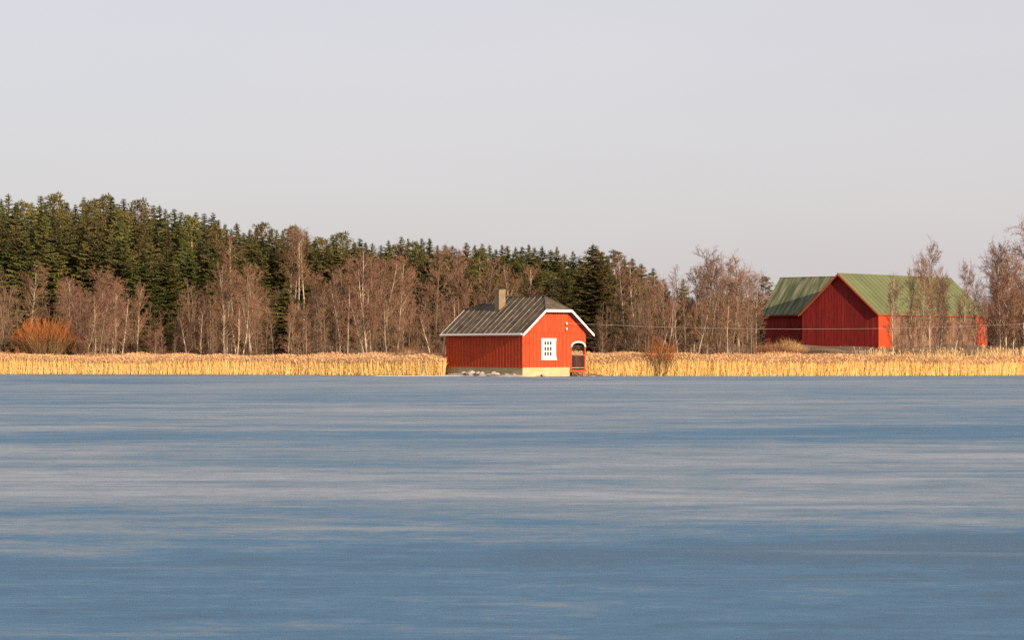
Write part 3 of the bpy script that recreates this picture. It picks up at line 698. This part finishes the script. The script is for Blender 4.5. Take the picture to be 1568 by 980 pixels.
# --- labels for the plants placed in rows
ZONES = [(-200,20,'left of the orange willow'),(20,115,'behind the orange willow'),(115,200,'above the russet brush'),(200,330,'right of the russet brush'),
         (330,430,'behind the many-stemmed birch'),(430,480,'around the four white birches'),(480,640,'near the big white-limbed birch'),(640,720,'left of the boathouse roof'),
         (720,890,'behind the boathouse roof'),(890,1060,'right of the boathouse'),(1060,1190,'left of the barn'),(1190,1515,'in front of the barn'),(1515,1800,'right of the barn')]
ORD = 'first second third fourth fifth sixth seventh eighth ninth tenth eleventh twelfth thirteenth fourteenth fifteenth sixteenth seventeenth eighteenth nineteenth twentieth'.split()
ORD += ['twenty-'+o_ for o_ in ORD[:9]]
DESC = {'birch': ('bare reddish birch', 'birch'), 'tall_birch': ('tall white birch', 'birch'), 'alder': ('bare brown alder', 'alder'), 'sapling': ('slender bare sapling', 'sapling'),
        'broad': ('wide bare tree', 'tree'), 'spruce': ('green spruce', 'spruce'), 'pine': ('round-topped pine', 'pine')}
GROUPS = {'birch': 'bare birches along the shore', 'tall_birch': 'bare birches along the shore', 'alder': 'bare alders along the shore', 'sapling': 'young trees behind the reeds', 'broad': 'bare trees along the shore', 'spruce': 'spruces of the wood', 'pine': 'pines of the wood'}
cnt = {}
for p in sorted(PLANTS, key=lambda q: q['px']):
    lab = p['label']
    if not lab:
        zn = next(z for a_, c_, z in ZONES if a_ <= p['px'] < c_); key = (p['kind'], p['row'], zn); cnt[key] = cnt.get(key, 0)+1
        i = cnt[key]-1; lab = '%s %s %s, %s from the left' % (DESC[p['kind']][0], p['row'], zn, ORD[min(i, 28)])
    tag(p['o'], lab, DESC[p['kind']][1], GROUPS[p['kind']])

# --- willow bushes
def bush(name, v, loc, label, cat, rz=0.0):
    o = empty(name, loc, rz)
    for nme, me in v['parts']: link(nme, me, o)
    return tag(o, label, cat)
X, Y = (65-784)/F*176, 176.0
bush('willow_bush', willow(1, 2.5, 3.9, .62, 420), (X, Y, gz(X,Y)), 'big orange-twigged willow bush behind the reeds', 'willow')
X, Y = (95-784)/F*178, 178.0
bush('willow_bush', willow(2, 1.6, 2.8, .62, 180), (X, Y, gz(X,Y)), 'smaller browner willow bush against the right side of the big orange one', 'willow')
X, Y = (1012-784)/F*154.0, 154.0
bush('willow_bush', willow(3, 1.25, 2.45, .42, 50), (X, Y, 0.02), 'small orange willow bush growing out of the reeds right of the boathouse', 'willow')
X, Y = (22-784)/F*174, 174.0
bush('willow_bush', willow(4, 1.3, 1.6, .8, 110), (X, Y, gz(X,Y)), 'low dark willow bush at the left foot of the orange one', 'willow')

# ------------------------------------------------------------------ blades in bulk (numpy): reeds, brush, dry grass
def bulk(name, V3, Fs, mi, mats, parent=None):
    me = bpy.data.meshes.new(name); nv = len(V3); nf = len(Fs)
    me.vertices.add(nv); me.vertices.foreach_set('co', V3.astype(np.float32).ravel())
    me.loops.add(nf*3); me.loops.foreach_set('vertex_index', Fs.astype(np.int32).ravel())
    me.polygons.add(nf); me.polygons.foreach_set('loop_start', np.arange(0, nf*3, 3, dtype=np.int32))
    for m_ in mats: me.materials.append(m_)
    me.polygons.foreach_set('material_index', mi.astype(np.int32)); me.update(calc_edges=True); me.validate()
    return link(name, me, parent)
ci, si = math.cos(-RZ), math.sin(-RZ)
def reeds(name, seed, n_, xr, d0, d1, hmin, hmax, wst, patch=None):
    g = np.random.default_rng(seed)
    x = g.uniform(xr[0], xr[1], n_); d = d0+(d1-d0)*(g.random(n_)**2.0 if d0 >= 0 else 1-g.random(n_)**2.5); S = np.interp(x, np.linspace(-130,130,400), [shore(t) for t in np.linspace(-130,130,400)])
    wob = 0.15*np.sin(x*0.31)+0.5*g.random(n_)
    y = S+d+wob*np.clip(1-np.abs(d)/3, 0, 1)
    lx = (x-HX)*ci-(y-HY)*si; ly = (x-HX)*si+(y-HY)*ci
    keep = ~((lx > -0.5) & (lx < W+0.35) & (ly > -0.8) & (ly < L_+0.3))
    keep &= ~((lx < 0) & (lx > -9) & (ly < L_+0.3) & (x/y > -0.03))
    keep &= ~((ly < 0.2) & (x/y < 0.0335) & (x/y > -0.03))
    if patch is not None: keep &= patch(x, y, d, g)
    x, y, d = x[keep], y[keep], d[keep]; k = len(x)
    z = np.array([gz(a_, b2) for a_, b2 in zip(x, y)]); z = np.maximum(z, 0.0)-0.03
    h = g.uniform(hmin, hmax, k)*(1+0.05*np.sin(x*0.11+1)+0.07*np.sin(x*0.45+y*0.3)+0.05*np.sin(x*1.7))*np.clip(0.80+np.maximum(d,0)*0.2, 0, 1)*np.where(g.random(k) < .12, g.uniform(.55,.85,k), 1)
    ya = g.uniform(0, np.pi, k); u = np.stack([np.cos(ya), np.sin(ya), 0*ya], 1)
    ln = np.stack([g.normal(.04,.13,k), g.normal(.03,.12,k), 0*ya], 1)*h[:,None]
    b0 = np.stack([x, y, z], 1); tp = b0+ln+np.stack([0*h, 0*h, h], 1); ww = (wst*g.uniform(.7,1.3,k))[:,None]
    vs, fs, ms, nv = [], [], [], 0
    def addq(a_, b2, c_, d_, mi):
        nonlocal nv
        vs.append(np.stack([a_, b2, c_, d_], 1).reshape(-1,3)); i = nv+4*np.arange(len(a_))[:,None]
        fs.append((i+np.array([[0,1,2]])).reshape(-1,3)); fs.append((i+np.array([[0,2,3]])).reshape(-1,3)); ms.append(np.full(2*len(a_), mi)); nv += 4*len(a_)
    def addt(a_, b2, c_, mi):
        nonlocal nv
        vs.append(np.stack([a_, b2, c_], 1).reshape(-1,3)); i = nv+3*np.arange(len(a_))[:,None]
        fs.append((i+np.array([[0,1,2]])).reshape(-1,3)); ms.append(np.full(len(a_), mi)); nv += 3*len(a_)
    addq(b0-u*ww, b0+u*ww, tp+u*ww*.6, tp-u*ww*.6, 0)
    for j in range(2):
        t = g.uniform(.05,.7,k)[:,None]; p = b0+(tp-b0)*t; az = g.uniform(0,6.283,k); lf = g.uniform(.14,.32,k)
        tip = p+np.stack([np.cos(az)*lf*.6, np.sin(az)*lf*.6, lf*g.uniform(.6,1.4,k)], 1); up = np.zeros((k,3)); up[:,2] = .022
        addt(p-up, p+up, tip, 0)
    hp = g.random(k) < .60; q = tp[hp]; kk = len(q); az = g.normal(2.2,.8,kk); pl = g.uniform(.13,.24,kk)
    dr = np.stack([np.cos(az), np.sin(az), 0*az], 1); up = np.zeros((kk,3)); up[:,2] = 1; pu = u[hp]
    wd = g.uniform(.012,.026,kk)[:,None]; pl = pl[:,None]
    a_ = q-up*pl*.15; mid = q+up*pl*.5+dr*pl*.18; end = q+up*pl*.72+dr*pl*.62
    addt(a_, mid+pu*wd, end, 1); addt(a_, end, mid-pu*wd, 1)
    pv = np.stack([-pu[:,1], pu[:,0], pu[:,2]], 1); addt(a_, mid+pv*wd, end, 1); addt(a_, end, mid-pv*wd, 1)
    return bulk(name, np.concatenate(vs), np.concatenate(fs), np.concatenate(ms), [M['reed'], M['plume']])
o = reeds('reeds', 1, 170000, (-46, 50), 0.1, 12.0, 1.08, 1.32, .014, patch=lambda x, y, d, g: (x < 30) | (d < 7) )
tag(o, 'golden dry reed belt along the frozen shore', 'reeds', kind='stuff')
o = reeds('stray_reeds', 3, 1500, (-46, 50), -1.3, 0.4, .25, .85, .010)
tag(o, 'stray broken reed stalks frozen into the ice edge', 'reeds', kind='stuff')
def thin_patch(x, y, d, g): return np.sin(x*1.3)+np.sin(x*3.1+2)+np.sin(x*7.7) > -0.6
o = reeds('tall_reeds', 2, 2600, (24.5, 48), 2.0, 9.0, 1.4, 1.95, .013, patch=thin_patch)
tag(o, 'taller scattered reed plumes in front of the barn', 'reeds', kind='stuff')

def blades(name, seed, pts, hts, wd, mat_, spread=.35, br=1):
    g = np.random.default_rng(seed); k = len(pts); b0 = np.array(pts); h = np.array(hts); ya = g.uniform(0, 6.283, k)
    u = np.stack([np.cos(ya), np.sin(ya), 0*ya], 1)*(wd*g.uniform(.6,1.4,k))[:,None]
    tp = b0+np.stack([g.normal(0,spread,k)*h, g.normal(0,spread,k)*h, h], 1); vs = [np.stack([b0-u, b0+u, tp], 1).reshape(-1,3)]
    for j in range(br):
        t = g.uniform(.25,.8,k)[:,None]; p = b0+(tp-b0)*t; e = p+np.stack([g.normal(0,.3,k)*h, g.normal(0,.3,k)*h, h*g.uniform(.15,.45,k)], 1)
        vs.append(np.stack([p-u*.6, p+u*.6, e], 1).reshape(-1,3))
    V3 = np.concatenate(vs); Fs = np.arange(len(V3)).reshape(-1,3)
    return bulk(name, V3, Fs, np.zeros(len(Fs)), [mat_])
gr = random.Random(31)
def strip(n_, x0, x1, d0, d1, hf, ok=lambda x, d: True):
    ps, hs = [], []
    while len(ps) < n_:
        x = gr.uniform(x0, x1); d = gr.uniform(d0, d1)
        if not ok(x, d): n_ -= 1; continue
        y = shore(x)+d; ps.append((x, y, gz(x, y)-.03)); hs.append(hf(x, d)*gr.uniform(.6,1.25))
    return ps, hs
ps, hs = strip(30000, -52, 56, 11, 42, lambda x, d: (0.75+0.35*math.sin(x*.6)+0.25*math.sin(x*1.7+d*.3))*(1-.45*ss(20,25,x)))
tag(blades('undergrowth', 5, ps, hs, .013, M['brush'], .3, 2), 'russet undergrowth and brush behind the reeds', 'undergrowth', kind='stuff')
ps, hs = strip(16000, -52, 56, 12, 60, lambda x, d: (0.42+.15*math.sin(x*.9+d*.5))*(1-.5*ss(20,25,x)), ok=lambda x, d: (x < 19 or gr.random() < .25) and math.sin(x*.35+d*.12)+math.sin(x*.8-d*.2) > -.2)
tag(blades('dry_grass', 6, ps, hs, .016, M['drygrass'], .3, 1), 'patches of dry grass on the bank', 'grass', kind='stuff')
def tuft(name, px, Y, R, H, n_, label, cat, m_, seed, sx=1.0):
    X = (px-784)/F*Y; g = random.Random(seed); ps, hs = [], []
    for i in range(n_):
        a_ = g.uniform(0, 6.28); q = math.sqrt(g.random()); x, y = X+math.cos(a_)*q*R*sx, Y+math.sin(a_)*q*R
        ps.append((x, y, gz(x, y)-.05)); hs.append(H*(1-.75*q)*g.uniform(.7,1.15)+.15)
    return tag(blades(name, seed, ps, hs, .016, m_, .22, 2), label, cat)
tuft('grass_tussock', 625, 176, 1.5, 1.55, 1500, 'tall pale dry grass tussock on the bank left of the boathouse', 'tussock', M['drygrass'], 71)
tuft('grass_tussock', 645, 174, 1.2, .75, 700, 'low dry grass tussock between the tall tussock and the boathouse', 'tussock', M['drygrass'], 72)
tuft('grass_tussock', 1205, 206, 1.9, 1.5, 1500, 'pale grass tussock at the foot of the barn wing', 'tussock', M['drygrass'], 73)
tuft('brush_heap', 1240, 190, 2.6, 1.0, 1800, 'dark low heap of brushwood below the barn gable', 'brush', M['willow_stem'], 74, 1.5)
tuft('russet_bush', 200, 172.5, 2.0, 1.5, 2200, 'low russet brush behind the reeds, right of the orange willow', 'bush', M['brush'], 75, 1.1)
tuft('russet_bush', 592, 172, 2.3, 1.25, 2000, 'low russet brush left of the pale tussock', 'bush', M['brush'], 76, 1.2)
tuft('russet_bush', 1180, 188, 2.4, 1.7, 1800, 'russet brush at the left corner of the barn wing', 'bush', M['brush'], 77, 1.2)

# ------------------------------------------------------------------ shore: old snow, stones, planks
sb = MB(); g = random.Random(12); nx, ny = 60, 12; vv = []
for j in range(ny+1):
    for i in range(nx+1):
        u, v = i/nx, j/ny; yl = -0.6+u*(L_+4.2); ed = 1.45+.35*math.sin(yl*1.3)+.2*math.sin(yl*3.7+1)
        xl = 0.1-v*ed
        h = 0.62*(0.20+0.08*math.sin(yl*2.1)+.05*math.sin(yl*5.3+2))*(1-v**2.2)*ss(0,.06,u)*(1-ss(.62,1,u))*(.85+.3*g.random())-0.02
        vv.append((xl, yl, h))
sb.v = vv; sb.f = [(j*(nx+1)+i, (j+1)*(nx+1)+i, (j+1)*(nx+1)+i+1, j*(nx+1)+i+1) for j in range(ny) for i in range(nx)]; sb.mi = [0]*len(sb.f)
o = sb.build('snow_bank', M['snow'], None, True, False); o.location = (HX, HY, 0); o.rotation_euler = (0,0,RZ)
tag(o, 'thin bank of old grey snow along the shaded boathouse wall', 'snow', kind='stuff')
# flat crust of old snow at the ice edge left of the boathouse
cr = MB(); n_ = 70; vv = []
for i in range(n_+1):
    u = i/n_; x = -9.6+u*6.4; S = 150.9-.12*x; wd = (.35+.45*math.sin(u*math.pi))*(1+.3*math.sin(x*2.3)); y0 = S+.25*math.sin(x*1.1)
    for v in (0,.5,1): vv.append((x, y0-wd*v*2.0, .004+(.05 if v == .5 else 0.012)*ss(0,.1,u)*(1-ss(.9,1,u))))
cr.v = vv; cr.f = [(3*i+k, 3*i+k+1, 3*i+k+4, 3*i+k+3) for i in range(n_) for k in (0,1)]; cr.mi = [0]*len(cr.f)
tag(cr.build('snow_crust', M['snow_bright'], None, True, True), 'thin bright strip of snow crust on the ice left of the boathouse', 'snow', kind='stuff')
def stone(seed, loc, s, label):
    g = random.Random(seed); bm = bmesh.new(); bmesh.ops.create_icosphere(bm, subdivisions=2, radius=1)
    ks = [(Vector((g.gauss(0,1), g.gauss(0,1), g.gauss(0,1))).normalized(), g.uniform(.6,.85)) for _ in range(9)]
    for v in bm.verts:
        for n2, d in ks:
            e = v.co.dot(n2)-d
            if e > 0: v.co -= n2*e
        v.co.x *= s[0]; v.co.y *= s[1]; v.co.z *= s[2]
    me = bpy.data.meshes.new('stone'); bm.to_mesh(me); bm.free(); me.materials.append(M['stone'])
    o = link('stone', me); o.location = hm @ Vector(loc); o.rotation_euler = (0,0,g.uniform(0,6)); tag(o, label, 'stone', 'stones along the boathouse')
ST = [((-.55,5.9,.20),(.20,.22,.14),'first stone from the left along the shaded boathouse wall'), ((-.6,5.0,.22),(.36,.28,.20),'largest pale stone along the shaded boathouse wall'),
      ((-.5,4.35,.20),(.2,.2,.13),'stone just right of the largest one by the shaded wall'), ((-.7,3.7,.18),(.26,.22,.17),'middle stone by the shaded boathouse wall'),
      ((-.55,2.4,.19),(.26,.2,.17),'pale stone below the right half of the shaded wall'), ((-.7,1.9,.16),(.22,.18,.13),'small stone between two others near the boathouse corner'),
      ((-.5,1.1,.15),(.18,.18,.10),'low stone second from the boathouse corner'), ((-.45,.35,.12),(.2,.16,.12),'stone at the corner of the boathouse'),
      ((4.5,-.35,.06),(.2,.16,.12),'stone below the porch, beside the plank'), ((5.6,-.5,.05),(.24,.18,.10),'low stone right of the porch at the ice edge'),
      ((1.65,-.18,.05),(.16,.12,.12),'dark stone against the sunlit foundation below the window')]
for i, (l, s, lab) in enumerate(ST): stone(900+i, l, s, lab)
def board(name, a_, c_, wdt, th, label, m_):
    a_, c_ = hm @ Vector(a_), hm @ Vector(c_); d = c_-a_; b = MB(); b.box(-d.length/2,-wdt/2,-th/2,d.length/2,wdt/2,th/2)
    o = b.build(name, m_); o.location = (a_+c_)/2; o.rotation_euler = d.to_track_quat('X','Z').to_euler(); tag(o, label, 'plank')
board('plank', (4.15,-.22,.30), (6.2,-.75,.05), .24, .05, 'weathered plank sloping from the porch down to the ice', M['wood'])
board('plank', (4.3,-.62,.13), (5.9,-1.15,.04), .18, .05, 'dark plank lying on the ice in front of the porch', M['dark_frame'])
